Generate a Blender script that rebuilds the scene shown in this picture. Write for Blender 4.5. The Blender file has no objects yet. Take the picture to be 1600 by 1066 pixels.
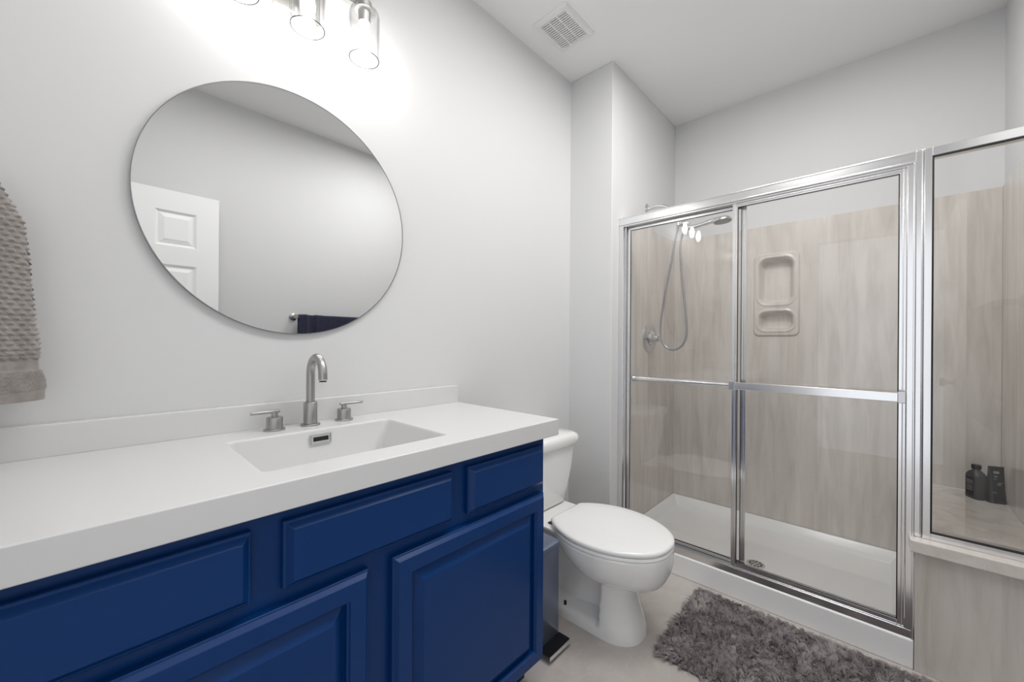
import bpy, bmesh, math, random
from mathutils import Vector, Matrix
random.seed(7)
scn = bpy.context.scene
COL = scn.collection
PI = math.pi

# ------------------------------------------------------------------ camera
YAW, ROLL, FPX = math.radians(43.0548), math.radians(0.3789), 616.24
CAMX, CAMY, CAMZ = 0.0, -1.366, 1.18
cam = bpy.data.cameras.new('camera'); camo = bpy.data.objects.new('camera', cam); COL.objects.link(camo)
cam.sensor_width = 36.0; cam.sensor_fit = 'HORIZONTAL'; cam.lens = FPX/1600*36.0
cam.shift_y = 2.3/1600; cam.clip_start = 0.02
Fw = Vector((math.cos(YAW), math.sin(YAW), 0)); Rt = Vector((math.sin(YAW), -math.cos(YAW), 0)); Up = Vector((0, 0, 1))
cx_ = Rt*math.cos(ROLL)+Up*math.sin(ROLL); cy_ = Up*math.cos(ROLL)-Rt*math.sin(ROLL); cz_ = -Fw
camo.matrix_world = Matrix(((cx_.x, cy_.x, cz_.x, CAMX), (cx_.y, cy_.y, cz_.y, CAMY), (cx_.z, cy_.z, cz_.z, CAMZ), (0, 0, 0, 1)))
scn.camera = camo

# ------------------------------------------------------------------ world, lights, exposure
w = bpy.data.worlds.new('world'); scn.world = w; w.use_nodes = True
w.node_tree.nodes['Background'].inputs[0].default_value = (0.93, 0.96, 1.0, 1)
# lamp strengths: bulbs, hall daylight (world), two added overhead fill lights
P_BULB, P_HALL, P_FILL_A, P_FILL_B = 44, 1.0, 10.0, 13.5
EXPOSURE = 0.22
w.node_tree.nodes['Background'].inputs[1].default_value = P_HALL
scn.view_settings.view_transform = 'Standard'; scn.view_settings.look = 'None'
scn.view_settings.gamma = 1.0; scn.view_settings.use_curve_mapping = False
scn.view_settings.exposure = EXPOSURE

def area(name, loc, rot, sx, sy, power, col=(1, 1, 1)):
    l = bpy.data.lights.new(name, 'AREA'); l.shape = 'RECTANGLE'; l.size = sx; l.size_y = sy; l.energy = power; l.color = col
    o = bpy.data.objects.new(name, l); COL.objects.link(o); o.location = loc; o.rotation_euler = rot
    return o
# daylight from the hall (the world) comes through the doorway behind the camera

# added fill lights below the ceiling, out of view, without a fitting
WARM = (1, 0.99, 0.975)
area('ceiling_fill_light', (0.72, -0.98, 2.70), (0, 0, 0), 1.3, 0.40, P_FILL_A, WARM)
area('shower_fill_light', (1.66, -1.06, 2.72), (0, 0, 0), 0.5, 0.6, P_FILL_B, WARM)  # second added fill, nearer the shower

# ------------------------------------------------------------------ dimensions (metres)
H = 2.742; XL, XB = -0.34, 2.869; XR, YR = 1.968, -0.278; YW = -1.78

# ------------------------------------------------------------------ materials
def mat(name, col=(0.8, 0.8, 0.8), rough=0.5, metal=0.0, spec=0.5, coat=0.0, coat_rough=0.05):
    m = bpy.data.materials.new(name); m.use_nodes = True
    b = m.node_tree.nodes['Principled BSDF']
    b.inputs['Base Color'].default_value = (*col, 1); b.inputs['Roughness'].default_value = rough
    b.inputs['Metallic'].default_value = metal; b.inputs['Specular IOR Level'].default_value = spec
    b.inputs['Coat Weight'].default_value = coat; b.inputs['Coat Roughness'].default_value = coat_rough
    return m
def N(m, t, **kw):
    n = m.node_tree.nodes.new(t)
    for k, v in kw.items(): setattr(n, k, v)
    return n
def L(m, a, b): m.node_tree.links.new(a, b)
def coords(m, scale=(1, 1, 1)):
    tc = N(m, 'ShaderNodeTexCoord'); mp = N(m, 'ShaderNodeMapping'); mp.inputs['Scale'].default_value = scale
    L(m, tc.outputs['Object'], mp.inputs['Vector']); return mp.outputs['Vector']
def noise(m, vec, scale, detail=4, rough=0.5, dist=0.0):
    n = N(m, 'ShaderNodeTexNoise'); n.inputs['Scale'].default_value = scale; n.inputs['Detail'].default_value = detail
    n.inputs['Roughness'].default_value = rough; n.inputs['Distortion'].default_value = dist
    L(m, vec, n.inputs['Vector']); return n.outputs['Fac']
def ramp(m, fac, stops):
    r = N(m, 'ShaderNodeValToRGB'); e = r.color_ramp.elements
    while len(e) < len(stops): e.new(0.5)
    for i, (p, c) in enumerate(stops): e[i].position = p; e[i].color = (*c, 1)
    L(m, fac, r.inputs['Fac']); return r.outputs['Color']
def bump(m, h, strength=0.1, dist=0.01):
    b = N(m, 'ShaderNodeBump'); b.inputs['Strength'].default_value = strength; b.inputs['Distance'].default_value = dist
    L(m, h, b.inputs['Height']); L(m, b.outputs['Normal'], m.node_tree.nodes['Principled BSDF'].inputs['Normal'])
def base(m, c): L(m, c, m.node_tree.nodes['Principled BSDF'].inputs['Base Color'])

M = {}
def painted(name, col, rough, bs=0.04):
    m = mat(name, col, rough, spec=0.3); v = coords(m); bump(m, noise(m, v, 220, 3), bs, 0.002); return m
M['wall'] = painted('wall_paint', (0.695, 0.696, 0.70), 0.6)
M['ceiling'] = painted('ceiling_paint', (0.88, 0.88, 0.88), 0.8)
M['trim'] = painted('trim_paint', (0.82, 0.82, 0.82), 0.35, 0.02)
M['door'] = painted('door_paint', (0.94, 0.94, 0.94), 0.4, 0.02)

m = mat('floor_stone', rough=0.42, spec=0.4); v = coords(m)
n1 = noise(m, v, 2.6, 6, 0.6, 0.8); c1 = ramp(m, n1, [(0.25, (0.42, 0.38, 0.352)), (0.5, (0.51, 0.47, 0.44)), (0.75, (0.59, 0.555, 0.525))])
n2 = noise(m, v, 5.5, 8, 0.62, 2.2); c2 = ramp(m, n2, [(0.485, (0, 0, 0)), (0.5, (1, 1, 1)), (0.515, (0, 0, 0))])
mx = N(m, 'ShaderNodeMix', data_type='RGBA'); mx.inputs[7].default_value = (0.66, 0.63, 0.605, 1)
ml = N(m, 'ShaderNodeMath', operation='MULTIPLY'); ml.inputs[1].default_value = 0.30; L(m, c2, ml.inputs[0])
L(m, ml.outputs[0], mx.inputs[0]); L(m, c1, mx.inputs[6]); base(m, mx.outputs[2]); bump(m, n1, 0.03, 0.004); M['floor'] = m

m = mat('cultured_marble', rough=0.16, spec=0.5); v = coords(m, (4.5, 4.5, 0.55))
n1 = noise(m, v, 1.5, 5, 0.55, 1.3); n2 = noise(m, v, 4.0, 6, 0.6, 0.6)
c1 = ramp(m, n1, [(0.28, (0.60, 0.545, 0.50)), (0.5, (0.68, 0.635, 0.592)), (0.75, (0.735, 0.695, 0.657))])
c2 = ramp(m, n2, [(0.3, (0.84, 0.83, 0.815)), (0.55, (1, 1, 1))])
mx = N(m, 'ShaderNodeMix', data_type='RGBA', blend_type='MULTIPLY'); mx.inputs[0].default_value = 1.0
L(m, c1, mx.inputs[6]); L(m, c2, mx.inputs[7]); base(m, mx.outputs[2]); M['marble'] = m
m = mat('cultured_marble_sill', rough=0.2, spec=0.5); v = coords(m, (1.2, 5, 5))
base(m, ramp(m, noise(m, v, 3, 5, 0.6, 1.0), [(0.3, (0.66, 0.61, 0.565)), (0.7, (0.76, 0.715, 0.675))])); M['sill'] = m

M['navy'] = mat('navy_cabinet_paint', (0.001, 0.034, 0.150), 0.32, spec=0.26)
v = coords(M['navy'], (3, 3, 60)); bump(M['navy'], noise(M['navy'], v, 3, 3), 0.015, 0.002)
M['toe'] = mat('toe_kick_paint', (0.006, 0.018, 0.055), 0.5)
M['counter'] = mat('solid_surface_white', (0.70, 0.70, 0.70), 0.22, spec=0.5)
M['porcelain'] = mat('porcelain', (0.88, 0.88, 0.87), 0.08, spec=0.55, coat=0.4)
M['seat'] = mat('toilet_seat_plastic', (0.88, 0.88, 0.875), 0.14, spec=0.5)
M['acrylic'] = mat('white_acrylic', (0.93, 0.93, 0.93), 0.2, spec=0.5)
M['chrome'] = mat('polished_aluminium', (0.86, 0.86, 0.87), 0.19, 1.0)
M['hose'] = mat('ribbed_hose_metal', (0.42, 0.42, 0.43), 0.3, 1.0)
M['chrome_dark'] = mat('satin_aluminium', (0.62, 0.62, 0.63), 0.25, 1.0)
m = mat('brushed_nickel', (0.43, 0.425, 0.415), 0.33, 1.0); v = coords(m, (1, 1, 90)); bump(m, noise(m, v, 12, 2), 0.04, 0.001); M['nickel'] = m
M['mirror'] = mat('mirror_silver', (0.72, 0.725, 0.725), 0.0, 1.0)
M['mirror_frame'] = mat('mirror_frame_metal', (0.30, 0.30, 0.31), 0.28, 1.0)
M['black'] = mat('black_plastic', (0.006, 0.006, 0.007), 0.32)
M['gasket'] = mat('black_gasket', (0.012, 0.012, 0.012), 0.5)
M['dark'] = mat('dark_cavity', (0.012, 0.012, 0.012), 0.8)
M['steel_navy'] = mat('coated_steel', (0.20, 0.235, 0.33), 0.30, 0.65)
M['bottle'] = mat('bottle_plastic', (0.055, 0.055, 0.057), 0.30)
M['label'] = mat('label_black', (0.012, 0.011, 0.011), 0.4)
M['ink'] = mat('label_ink', (0.30, 0.29, 0.285), 0.6)
M['tube'] = mat('tube_plastic', (0.016, 0.016, 0.016), 0.28)
M['grille'] = mat('grille_plastic', (0.80, 0.80, 0.795), 0.45)
M['showerface'] = mat('spray_face', (0.35, 0.35, 0.36), 0.4, 0.5)

def thin_glass(name, tint, refl=1.0, ior=1.5, edge_tint=None):
    m = bpy.data.materials.new(name); m.use_nodes = True; nt = m.node_tree
    for n in list(nt.nodes): nt.nodes.remove(n)
    o = nt.nodes.new('ShaderNodeOutputMaterial'); t = nt.nodes.new('ShaderNodeBsdfTransparent'); g = nt.nodes.new('ShaderNodeBsdfGlossy')
    fr = nt.nodes.new('ShaderNodeFresnel'); mx = nt.nodes.new('ShaderNodeMixShader')
    mu = nt.nodes.new('ShaderNodeMath'); mu.operation = 'MULTIPLY'; mu.inputs[1].default_value = refl
    if edge_tint:                                   # longer path through the glass towards the silhouette
        lw = nt.nodes.new('ShaderNodeLayerWeight'); lw.inputs[0].default_value = 0.5; pw = nt.nodes.new('ShaderNodeMath'); pw.operation = 'POWER'; pw.inputs[1].default_value = 5.0
        mc = nt.nodes.new('ShaderNodeMix'); mc.data_type = 'RGBA'; mc.inputs[6].default_value = (*tint, 1); mc.inputs[7].default_value = (*edge_tint, 1)
        nt.links.new(lw.outputs['Facing'], pw.inputs[0]); nt.links.new(pw.outputs[0], mc.inputs[0]); nt.links.new(mc.outputs[2], t.inputs[0])
    else: t.inputs[0].default_value = (*tint, 1)
    g.inputs['Roughness'].default_value = 0.0; g.inputs[0].default_value = (1, 1, 1, 1)
    ge = nt.nodes.new('ShaderNodeNewGeometry'); mr = nt.nodes.new('ShaderNodeMapRange')     # same reflectance from both sides of the pane
    mr.inputs['To Min'].default_value = ior; mr.inputs['To Max'].default_value = 1/ior
    nt.links.new(ge.outputs['Backfacing'], mr.inputs['Value']); nt.links.new(mr.outputs[0], fr.inputs['IOR'])
    nt.links.new(fr.outputs[0], mu.inputs[0]); nt.links.new(mu.outputs[0], mx.inputs[0])
    nt.links.new(t.outputs[0], mx.inputs[1]); nt.links.new(g.outputs[0], mx.inputs[2]); nt.links.new(mx.outputs[0], o.inputs[0])
    return m
M['glass'] = thin_glass('shower_glass', (0.985, 0.987, 0.985))
M['shade'] = thin_glass('shade_glass', (0.97, 0.97, 0.97), 0.6, edge_tint=(0.25, 0.25, 0.25))
M['shade_edge'] = thin_glass('shade_glass_edge', (0.05, 0.05, 0.05), 1.0)
m = bpy.data.materials.new('bulb_glow'); m.use_nodes = True; b = m.node_tree.nodes['Principled BSDF']
b.inputs['Emission Color'].default_value = (1, 0.97, 0.93, 1); b.inputs['Emission Strength'].default_value = P_BULB; M['bulb'] = m

def cloth(name, c_lo, c_hi, scale=500, bs=0.35):
    m = mat(name, rough=0.95, spec=0.1); v = coords(m); n = noise(m, v, scale, 3)
    base(m, ramp(m, noise(m, v, 60, 4), [(0.3, c_lo), (0.7, c_hi)])); bump(m, n, bs, 0.002)
    b = m.node_tree.nodes['Principled BSDF']; b.inputs['Sheen Weight'].default_value = 0.25; return m
M['towel'] = cloth('taupe_terry', (0.255, 0.232, 0.215), (0.33, 0.305, 0.285))
M['navy_towel'] = cloth('navy_terry', (0.020, 0.022, 0.045), (0.035, 0.037, 0.065))
m = mat('rug_pile', rough=0.95, spec=0.1); v = coords(m)
c = ramp(m, noise(m, v, 9, 4, 0.6, 0.5), [(0.3, (0.235, 0.203, 0.202)), (0.52, (0.355, 0.315, 0.315)), (0.72, (0.47, 0.425, 0.425))])
base(m, c); m.node_tree.nodes['Principled BSDF'].inputs['Sheen Weight'].default_value = 0.3; M['pile'] = m
M['backing'] = mat('rug_backing', (0.10, 0.09, 0.09), 0.9)

# ------------------------------------------------------------------ object helpers
ORG = {}
def fin(name, bm, mt, parent=None, smooth=None, bevel=None, seg=2):
    """link a bmesh (built in room coordinates) as one object under its thing"""
    org = ORG.get(parent.name, Vector((0, 0, 0))) if parent else Vector((0, 0, 0))
    bmesh.ops.translate(bm, vec=-org, verts=bm.verts)
    bmesh.ops.recalc_face_normals(bm, faces=bm.faces)
    me = bpy.data.meshes.new(name); bm.to_mesh(me); bm.free()
    for q in (mt if isinstance(mt, (list, tuple)) else [mt]): me.materials.append(q)
    o = bpy.data.objects.new(name, me); COL.objects.link(o)
    if parent: o.parent = parent
    ORG[o.name] = org
    if bevel:
        md = o.modifiers.new('bevel', 'BEVEL'); md.width = bevel; md.segments = seg; md.limit_method = 'ANGLE'; md.angle_limit = math.radians(35)
        md.harden_normals = False
    if smooth is not None:
        me.polygons.foreach_set('use_smooth', [True]*len(me.polygons))
        try: me.set_sharp_from_angle(angle=math.radians(smooth))
        except Exception: pass
    return o
def tag(o, label, cat, group=None, kind=None):
    o['label'] = label; o['category'] = cat
    if group: o['group'] = group
    if kind: o['kind'] = kind
    return o
def thing(name, loc, label, cat, group=None, kind=None):
    o = bpy.data.objects.new(name, None); COL.objects.link(o); o.location = loc; o.empty_display_size = 0.05
    ORG[o.name] = Vector(loc); return tag(o, label, cat, group, kind)
def struct(name, bm, mt, label, cat, parent=None, **kw):
    o = fin(name, bm, mt, parent, **kw)
    tag(o, label, cat, kind='structure'); return o
def B(): return bmesh.new()
def box(bm, x0, x1, y0, y1, z0, z1, mi=0):
    x0, x1 = min(x0, x1), max(x0, x1); y0, y1 = min(y0, y1), max(y0, y1); z0, z1 = min(z0, z1), max(z0, z1)
    v = [bm.verts.new((x, y, z)) for z in (z0, z1) for y in (y0, y1) for x in (x0, x1)]
    for q in ((0, 2, 3, 1), (4, 5, 7, 6), (0, 1, 5, 4), (2, 6, 7, 3), (0, 4, 6, 2), (1, 3, 7, 5)):
        f = bm.faces.new([v[i] for i in q]); f.material_index = mi
    return bm
def bx(*a): return box(B(), *a)
def lathe(bm, o, axis, prof, n=32, cap=True, mi=0):
    """revolve (r, t) pairs about axis through o"""
    o = Vector(o); ax = Vector(axis).normalized(); u = ax.orthogonal().normalized(); v = ax.cross(u); rings = []
    for r, t in prof:
        if r < 1e-6: rings.append([bm.verts.new(o+ax*t)])
        else: rings.append([bm.verts.new(o+ax*t+(u*math.cos(2*PI*i/n)+v*math.sin(2*PI*i/n))*r) for i in range(n)])
    for a, b in zip(rings, rings[1:]):
        for i in range(n):
            j = (i+1) % n; q = []
            for p in ((a, i), (a, j), (b, j), (b, i)):
                vv = p[0][p[1] % len(p[0])]
                if vv not in q: q.append(vv)
            if len(q) > 2:
                f = bm.faces.new(q); f.material_index = mi
    if cap:
        for r in (rings[0], rings[-1]):
            if len(r) > 2:
                f = bm.faces.new(r); f.material_index = mi
    return bm
def tube(bm, pts, r, n=14, cap=True, closed=False):
    pts = [Vector(p) for p in pts]; rings = []; prev = None; K = len(pts)
    for i, p in enumerate(pts):
        a = pts[(i-1) % K] if (closed or i > 0) else pts[0]; b = pts[(i+1) % K] if (closed or i < K-1) else pts[-1]
        t = (b-a).normalized()
        u = t.orthogonal().normalized() if prev is None else (prev-t*prev.dot(t)).normalized()
        prev = u; v = t.cross(u); rr = r[i] if isinstance(r, (list, tuple)) else r
        rings.append([bm.verts.new(p+(u*math.cos(2*PI*k/n)+v*math.sin(2*PI*k/n))*rr) for k in range(n)])
    pr = list(zip(rings, rings[1:]))+([(rings[-1], rings[0])] if closed else [])
    for a, b in pr:
        for k in range(n): bm.faces.new((a[k], a[(k+1) % n], b[(k+1) % n], b[k]))
    if cap and not closed: bm.faces.new(rings[0]); bm.faces.new(rings[-1])
    return bm
def spline(P, k=8, closed=False):
    P = [Vector(p) for p in P]; n = len(P); out = []
    for i in range(n if closed else n-1):
        if closed: a, b, c, d = P[(i-1) % n], P[i], P[(i+1) % n], P[(i+2) % n]
        else: a, b, c, d = P[max(i-1, 0)], P[i], P[i+1], P[min(i+2, n-1)]
        for j in range(k):
            t = j/k
            out.append(0.5*((2*b)+(c-a)*t+(2*a-5*b+4*c-d)*t*t+(3*b-a-3*c+d)*t**3))
    if not closed: out.append(P[-1])
    return out
def loft(bm, rings, cap=True, mi=0):
    R = [[bm.verts.new(p) for p in r] for r in rings]; n = len(R[0])
    for a, b in zip(R, R[1:]):
        for i in range(n):
            f = bm.faces.new((a[i], a[(i+1) % n], b[(i+1) % n], b[i])); f.material_index = mi
    if cap: bm.faces.new(R[0]).material_index = mi; bm.faces.new(R[-1]).material_index = mi
    return bm
def rrect(cx, cy, hx, hy, r, k=6):
    o = []
    for sx, sy, a0 in ((1, 1, 0), (-1, 1, 90), (-1, -1, 180), (1, -1, 270)):
        for i in range(k+1):
            a = math.radians(a0+90*i/k); o.append((cx+sx*(hx-r)+r*math.cos(a), cy+sy*(hy-r)+r*math.sin(a)))
    return o
def sst(a, b, x):
    t = min(1, max(0, (x-a)/(b-a))); return t*t*(3-2*t)

# ------------------------------------------------------------------ the setting
struct('floor', bx(-1.6, XB+0.1, YW-0.1, 0.1, -0.06, 0), M['floor'], 'taupe stone-look tile floor of the bathroom', 'floor')
struct('ceiling', bx(XL-0.1, XB+0.1, YW-0.1, 0.1, H, H+0.08), M['ceiling'], 'flat white painted ceiling over the bathroom', 'ceiling')
struct('wall_left', bx(XL-0.1, XR, 0, 0.1, 0, H), M['wall'], 'pale grey painted wall behind the vanity and mirror', 'wall')
NY0, NY1, NZ0, NZ1 = -1.022, -0.774, 1.224, 1.745      # soap niche outline
bm = B(); wy0, wy1 = YW, 0.1
box(bm, XB, XB+0.1, wy0, NY0+0.02, 0, H); box(bm, XB, XB+0.1, NY1-0.02, wy1, 0, H)
box(bm, XB, XB+0.1, NY0+0.02, NY1-0.02, 0, NZ0+0.02); box(bm, XB, XB+0.1, NY0+0.02, NY1-0.02, NZ1-0.02, H); box(bm, XB+0.07, XB+0.1, NY0+0.02, NY1-0.02, NZ0+0.02, NZ1-0.02)
struct('wall_back', bm, M['wall'], 'pale grey wall above the marble shower surround', 'wall')
struct('wall_right', bx(XL-0.1, XB+0.1, YW-0.1, YW, 0, H), M['wall'], 'pale grey wall facing the vanity, seen in the mirror', 'wall')
bm = B(); box(bm, XL-0.1, XL, -0.95, 0, 0, H); box(bm, XL-0.1, XL, YW, -0.95, 2.09, H)
struct('wall_near', bm, M['wall'], 'pale grey wall with the doorway beside the vanity', 'wall')
struct('wall_alcove', bx(XR, XB, YR, 0.1, 0, H), M['wall'], 'pale grey wall return between toilet and shower', 'wall', bevel=0.004)
bm = B(); box(bm, 1.07, XR, -0.014, 0, 0, 0.09)
struct('baseboard_left', bm, M['trim'], 'white baseboard on the wall behind the toilet', 'baseboard', bevel=0.004)
struct('baseboard_alcove', bx(XR-0.014, XR, YR, -0.014, 0, 0.09), M['trim'], 'white baseboard on the wall return beside the shower', 'baseboard', bevel=0.004)

# open six-panel door, lying back against the right wall
DX0, DX1, DY0, DY1, DT = -0.15, 0.552, -1.742, -1.706, 2.061
bm = B()
cols = [(-0.039, 0.149), (0.253, 0.441)]; rows = [(0.22, 0.83), (0.94, 1.625), (1.735, 1.941)]
xs = [DX0, cols[0][0], cols[0][1], cols[1][0], cols[1][1], DX1]
for a, b_ in ((DX0, cols[0][0]), (cols[0][1], cols[1][0]), (cols[1][1], DX1)): box(bm, a, b_, DY0, DY1, 0.012, DT)
zs = [0.012]+[z for r in rows for z in r]+[DT]
for c in cols:
    for z0, z1 in zip(zs[0::2], zs[1::2]): box(bm, c[0], c[1], DY0, DY1, z0, z1)
    for z0, z1 in rows:
        box(bm, c[0], c[1], DY0+0.004, DY1-0.012, z0, z1)
        def rr(i, y): return [(c[0]+i, y, z0+i), (c[1]-i, y, z0+i), (c[1]-i, y, z1-i), (c[0]+i, y, z1-i)]
        loft(bm, [rr(0.0, DY1-0.001), rr(0.008, DY1-0.009), rr(0.012, DY1-0.011), rr(0.014, DY1-0.0115), rr(0.038, DY1-0.003), rr(0.039, DY1-0.002)], cap=False)
        bm.faces.new([bm.verts.new(p) for p in rr(0.039, DY1-0.002)])
dr = struct('door_1', bm, M['door'], 'white six-panel door standing open, seen in the mirror', 'door')
bm = lathe(B(), (0.49, DY1, 0.95), (0, 1, 0), [(0.03, 0), (0.03, 0.006), (0.012, 0.008), (0.012, 0.035), (0.026, 0.045), (0.029, 0.058), (0.02, 0.068), (0, 0.07)], 24)
fin('door_knob', bm, M['nickel'], dr, smooth=40)

# ------------------------------------------------------------------ vanity cabinet
van = thing('vanity_cabinet', (0.46, -0.26, 0), 'navy blue painted vanity cabinet under the white countertop', 'cabinet')
FY, DFY = -0.522, -0.549
bm = B()
box(bm, -0.33, 1.065, FY, FY+0.02, 0.105, 0.8635)
box(bm, 1.047, 1.065, FY+0.02, -0.004, 0.105, 0.8635); box(bm, -0.33, -0.312, FY+0.02, -0.004, 0.105, 0.8635)
box(bm, -0.312, 1.047, FY+0.02, -0.004, 0.105, 0.125); box(bm, -0.312, 1.047, -0.016, -0.004, 0.125, 0.8635)
fin('body', bm, M['navy'], van, bevel=0.0015)
fin('toe_kick', bx(-0.33, 1.05, -0.455, -0.02, 0, 0.105), M['toe'], van)
def front(x0, x1, z0, z1, y0=FY, y1=DFY, edge=0.016, lip=0.0125):
    bm = B()
    def rr(i, y): return [(x0+i, y, z0+i), (x1-i, y, z0+i), (x1-i, y, z1-i), (x0+i, y, z1-i)]
    loft(bm, [rr(0, y0), rr(0, y0-lip), rr(0.0025, y0-lip-0.002), rr(0.0045, y0-lip-0.002), rr(edge, y1), rr(edge+0.004, y1)])
    return bm
for x0, x1 in ((-0.139, 0.2015), (0.2531, 0.6621), (0.7147, 1.0453)):
    fin('drawer', front(x0, x1, 0.7035, 0.8345), M['navy'], van, bevel=0.0008)
def cab_door(x0, x1, z0, z1):
    st = 0.052; bm = B()
    def rr(i, y): return [(x0+i, y, z0+i), (x1-i, y, z0+i), (x1-i, y, z1-i), (x0+i, y, z1-i)]
    loft(bm, [rr(0, FY), rr(0, FY-0.016), rr(0.002, FY-0.0175), rr(0.004, FY-0.018), rr(0.012, DFY), rr(st-0.006, DFY), rr(st-0.004, DFY+0.004), rr(st, DFY+0.006), rr(st, FY)], cap=False)
    d = fin('door', bm, M['navy'], van, bevel=0.0008)
    bm = loft(B(), [rr(st-0.004, FY-0.001), rr(st-0.004, FY-0.010), rr(st+0.004, FY-0.011), rr(st+0.030, DFY+0.001), rr(st+0.033, DFY+0.001)])
    fin('raised_panel', bm, M['navy'], d, bevel=0.0008)
cab_door(0.4834, 1.0463, 0.1198, 0.6757); cab_door(-0.1291, 0.4259, 0.1198, 0.6757)

# ------------------------------------------------------------------ countertop with moulded basin
ct = thing('countertop', (0.46, -0.28, 0.865), 'white solid-surface countertop with moulded rectangular basin on the navy vanity', 'countertop')
CX0, CX1, CY0, CY1, CZ0, CZ1 = -0.335, 1.0995, -0.5614, -0.001, 0.8643, 0.919
SX0, SX1, SY0, SY1 = 0.237, 0.692, -0.477, -0.143
bm = B()
def rc(x0, x1, y0, y1, z): return [(x0, y0, z), (x1, y0, z), (x1, y1, z), (x0, y1, z)]
def rcr(x0, x1, y0, y1, z, r, k=5):
    return [(x, y, z) for x, y in rrect((x0+x1)/2, (y0+y1)/2, (x1-x0)/2, (y1-y0)/2, r, k)]
def ring_faces(bm, outer, inner):
    """fill between a 4-corner outer ring and rounded-rect inner ring (k+1 points per corner, ++ -+ -- +-)"""
    k = len(inner)//4; corners = [outer[2], outer[3], outer[0], outer[1]]
    for c in range(4):
        for i in range(k-1): bm.faces.new((corners[c], inner[c*k+i], inner[c*k+i+1]))
        bm.faces.new((corners[c], inner[c*k+k-1], inner[((c+1)*k) % len(inner)], corners[(c+1) % 4]))
ob = [bm.verts.new(p) for p in rc(CX0, CX1, CY0, CY1, CZ0)]; ot = [bm.verts.new(p) for p in rc(CX0, CX1, CY0, CY1, CZ1)]
for i in range(4): bm.faces.new((ob[i], ob[(i+1) % 4], ot[(i+1) % 4], ot[i]))
lev = [rcr(SX0, SX1, SY0, SY1, CZ1, 0.018), rcr(SX0+0.002, SX1-0.002, SY0+0.002, SY1-0.002, CZ1-0.0035, 0.018), rcr(SX0+0.004, SX1-0.005, SY0+0.004, SY1-0.003, CZ1-0.008, 0.018), rcr(SX0+0.012, SX1-0.02, SY0+0.012, SY1-0.008, CZ1-0.09, 0.02),
       rcr(SX0+0.02, SX1-0.03, SY0+0.02, SY1-0.016, CZ1-0.105, 0.022), rcr(SX0+0.04, SX1-0.05, SY0+0.04, SY1-0.035, CZ1-0.112, 0.03)]
R = [[bm.verts.new(p) for p in r] for r in lev]
ring_faces(bm, ot, R[0])
for a, b_ in zip(R, R[1:]):
    for i in range(len(a)): bm.faces.new((a[i], a[(i+1) % len(a)], b_[(i+1) % len(a)], b_[i]))
bm.faces.new(R[-1])
us = [rcr(SX0-0.006, SX1+0.006, SY0-0.006, SY1+0.006, CZ0, 0.018), rcr(SX0-0.004, SX1+0.004, SY0-0.004, SY1+0.004, CZ0-0.06, 0.02), rcr(SX0+0.03, SX1-0.03, SY0+0.03, SY1-0.03, CZ0-0.068, 0.03)]
Q = [[bm.verts.new(p) for p in r] for r in us]; ring_faces(bm, ob, Q[0])
for a, b_ in zip(Q, Q[1:]):
    for i in range(len(a)): bm.faces.new((a[i], a[(i+1) % len(a)], b_[(i+1) % len(a)], b_[i]))
bm.faces.new(Q[-1])
fin('slab', bm, M['counter'], ct, smooth=38, bevel=0.0025, seg=2)
fin('backsplash', bx(CX0, CX1, -0.021, -0.001, CZ1-0.001, 0.992), M['counter'], ct, bevel=0.003)
bm = B(); oy = SY1-0.0105
for a in ((0.441, 0.501, 0.876, 0.880), (0.441, 0.501, 0.901, 0.905), (0.441, 0.4455, 0.880, 0.901), (0.4965, 0.501, 0.880, 0.901)): box(bm, a[0], a[1], oy, oy+0.006, a[2], a[3])
ov = fin('overflow_cover', bm, M['chrome_dark'], ct, bevel=0.001); ov['label'] = 'brushed metal overflow frame'
bm = B(); box(bm, 0.4455, 0.4965, oy+0.003, oy+0.006, 0.880, 0.901, 0); box(bm, 0.4495, 0.4925, oy+0.0018, oy+0.003, 0.884, 0.8965, 1)
o = fin('overflow_slot', bm, [M['chrome'], M['dark']], ct); o['label'] = 'dark overflow slot'
fin('drain', lathe(B(), (0.46, -0.3, CZ1-0.112), (0, 0, 1), [(0.033, 0), (0.033, 0.003), (0.024, 0.005), (0, 0.007)], 24), M['chrome'], ct, smooth=40)

# ------------------------------------------------------------------ faucet
fz = CZ1
fa = thing('faucet', (0.47, -0.07, fz), 'brushed nickel gooseneck faucet with two lever handles behind the basin', 'faucet')
arc = [(0.47, -0.0695, z) for z in (fz+0.05, fz+0.10, fz+0.135)]
cyc, rad, zc = -0.0695-0.047, 0.047, fz+0.160
arc += [(0.47, cyc+rad*math.cos(t), zc+rad*1.08*math.sin(t)) for t in [PI*i/18 for i in range(0, 19)]]
arc += [(0.47, cyc-rad-0.0005, zc-0.008), (0.47, cyc-rad-0.001, zc-0.0135)]
fin('spout', tube(B(), arc, 0.0125, 24), M['nickel'], fa, smooth=50)
fin('spout_sleeve', lathe(B(), (0.47, -0.0695, fz), (0, 0, 1), [(0.0195, 0.004), (0.0195, 0.0705), (0.0185, 0.072), (0.0128, 0.072)], 32), M['nickel'], fa, smooth=40)
fin('spout_base', lathe(B(), (0.47, -0.0695, fz), (0, 0, 1), [(0.028, 0), (0.028, 0.0035), (0.027, 0.005), (0, 0.005)], 32), M['nickel'], fa, smooth=40)
fin('aerator', lathe(B(), (0.47, cyc-rad-0.001, zc-0.0165), (0, 0, -1), [(0.0105, 0), (0.0105, 0.0025), (0, 0.0025)], 24), M['dark'], fa)
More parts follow.
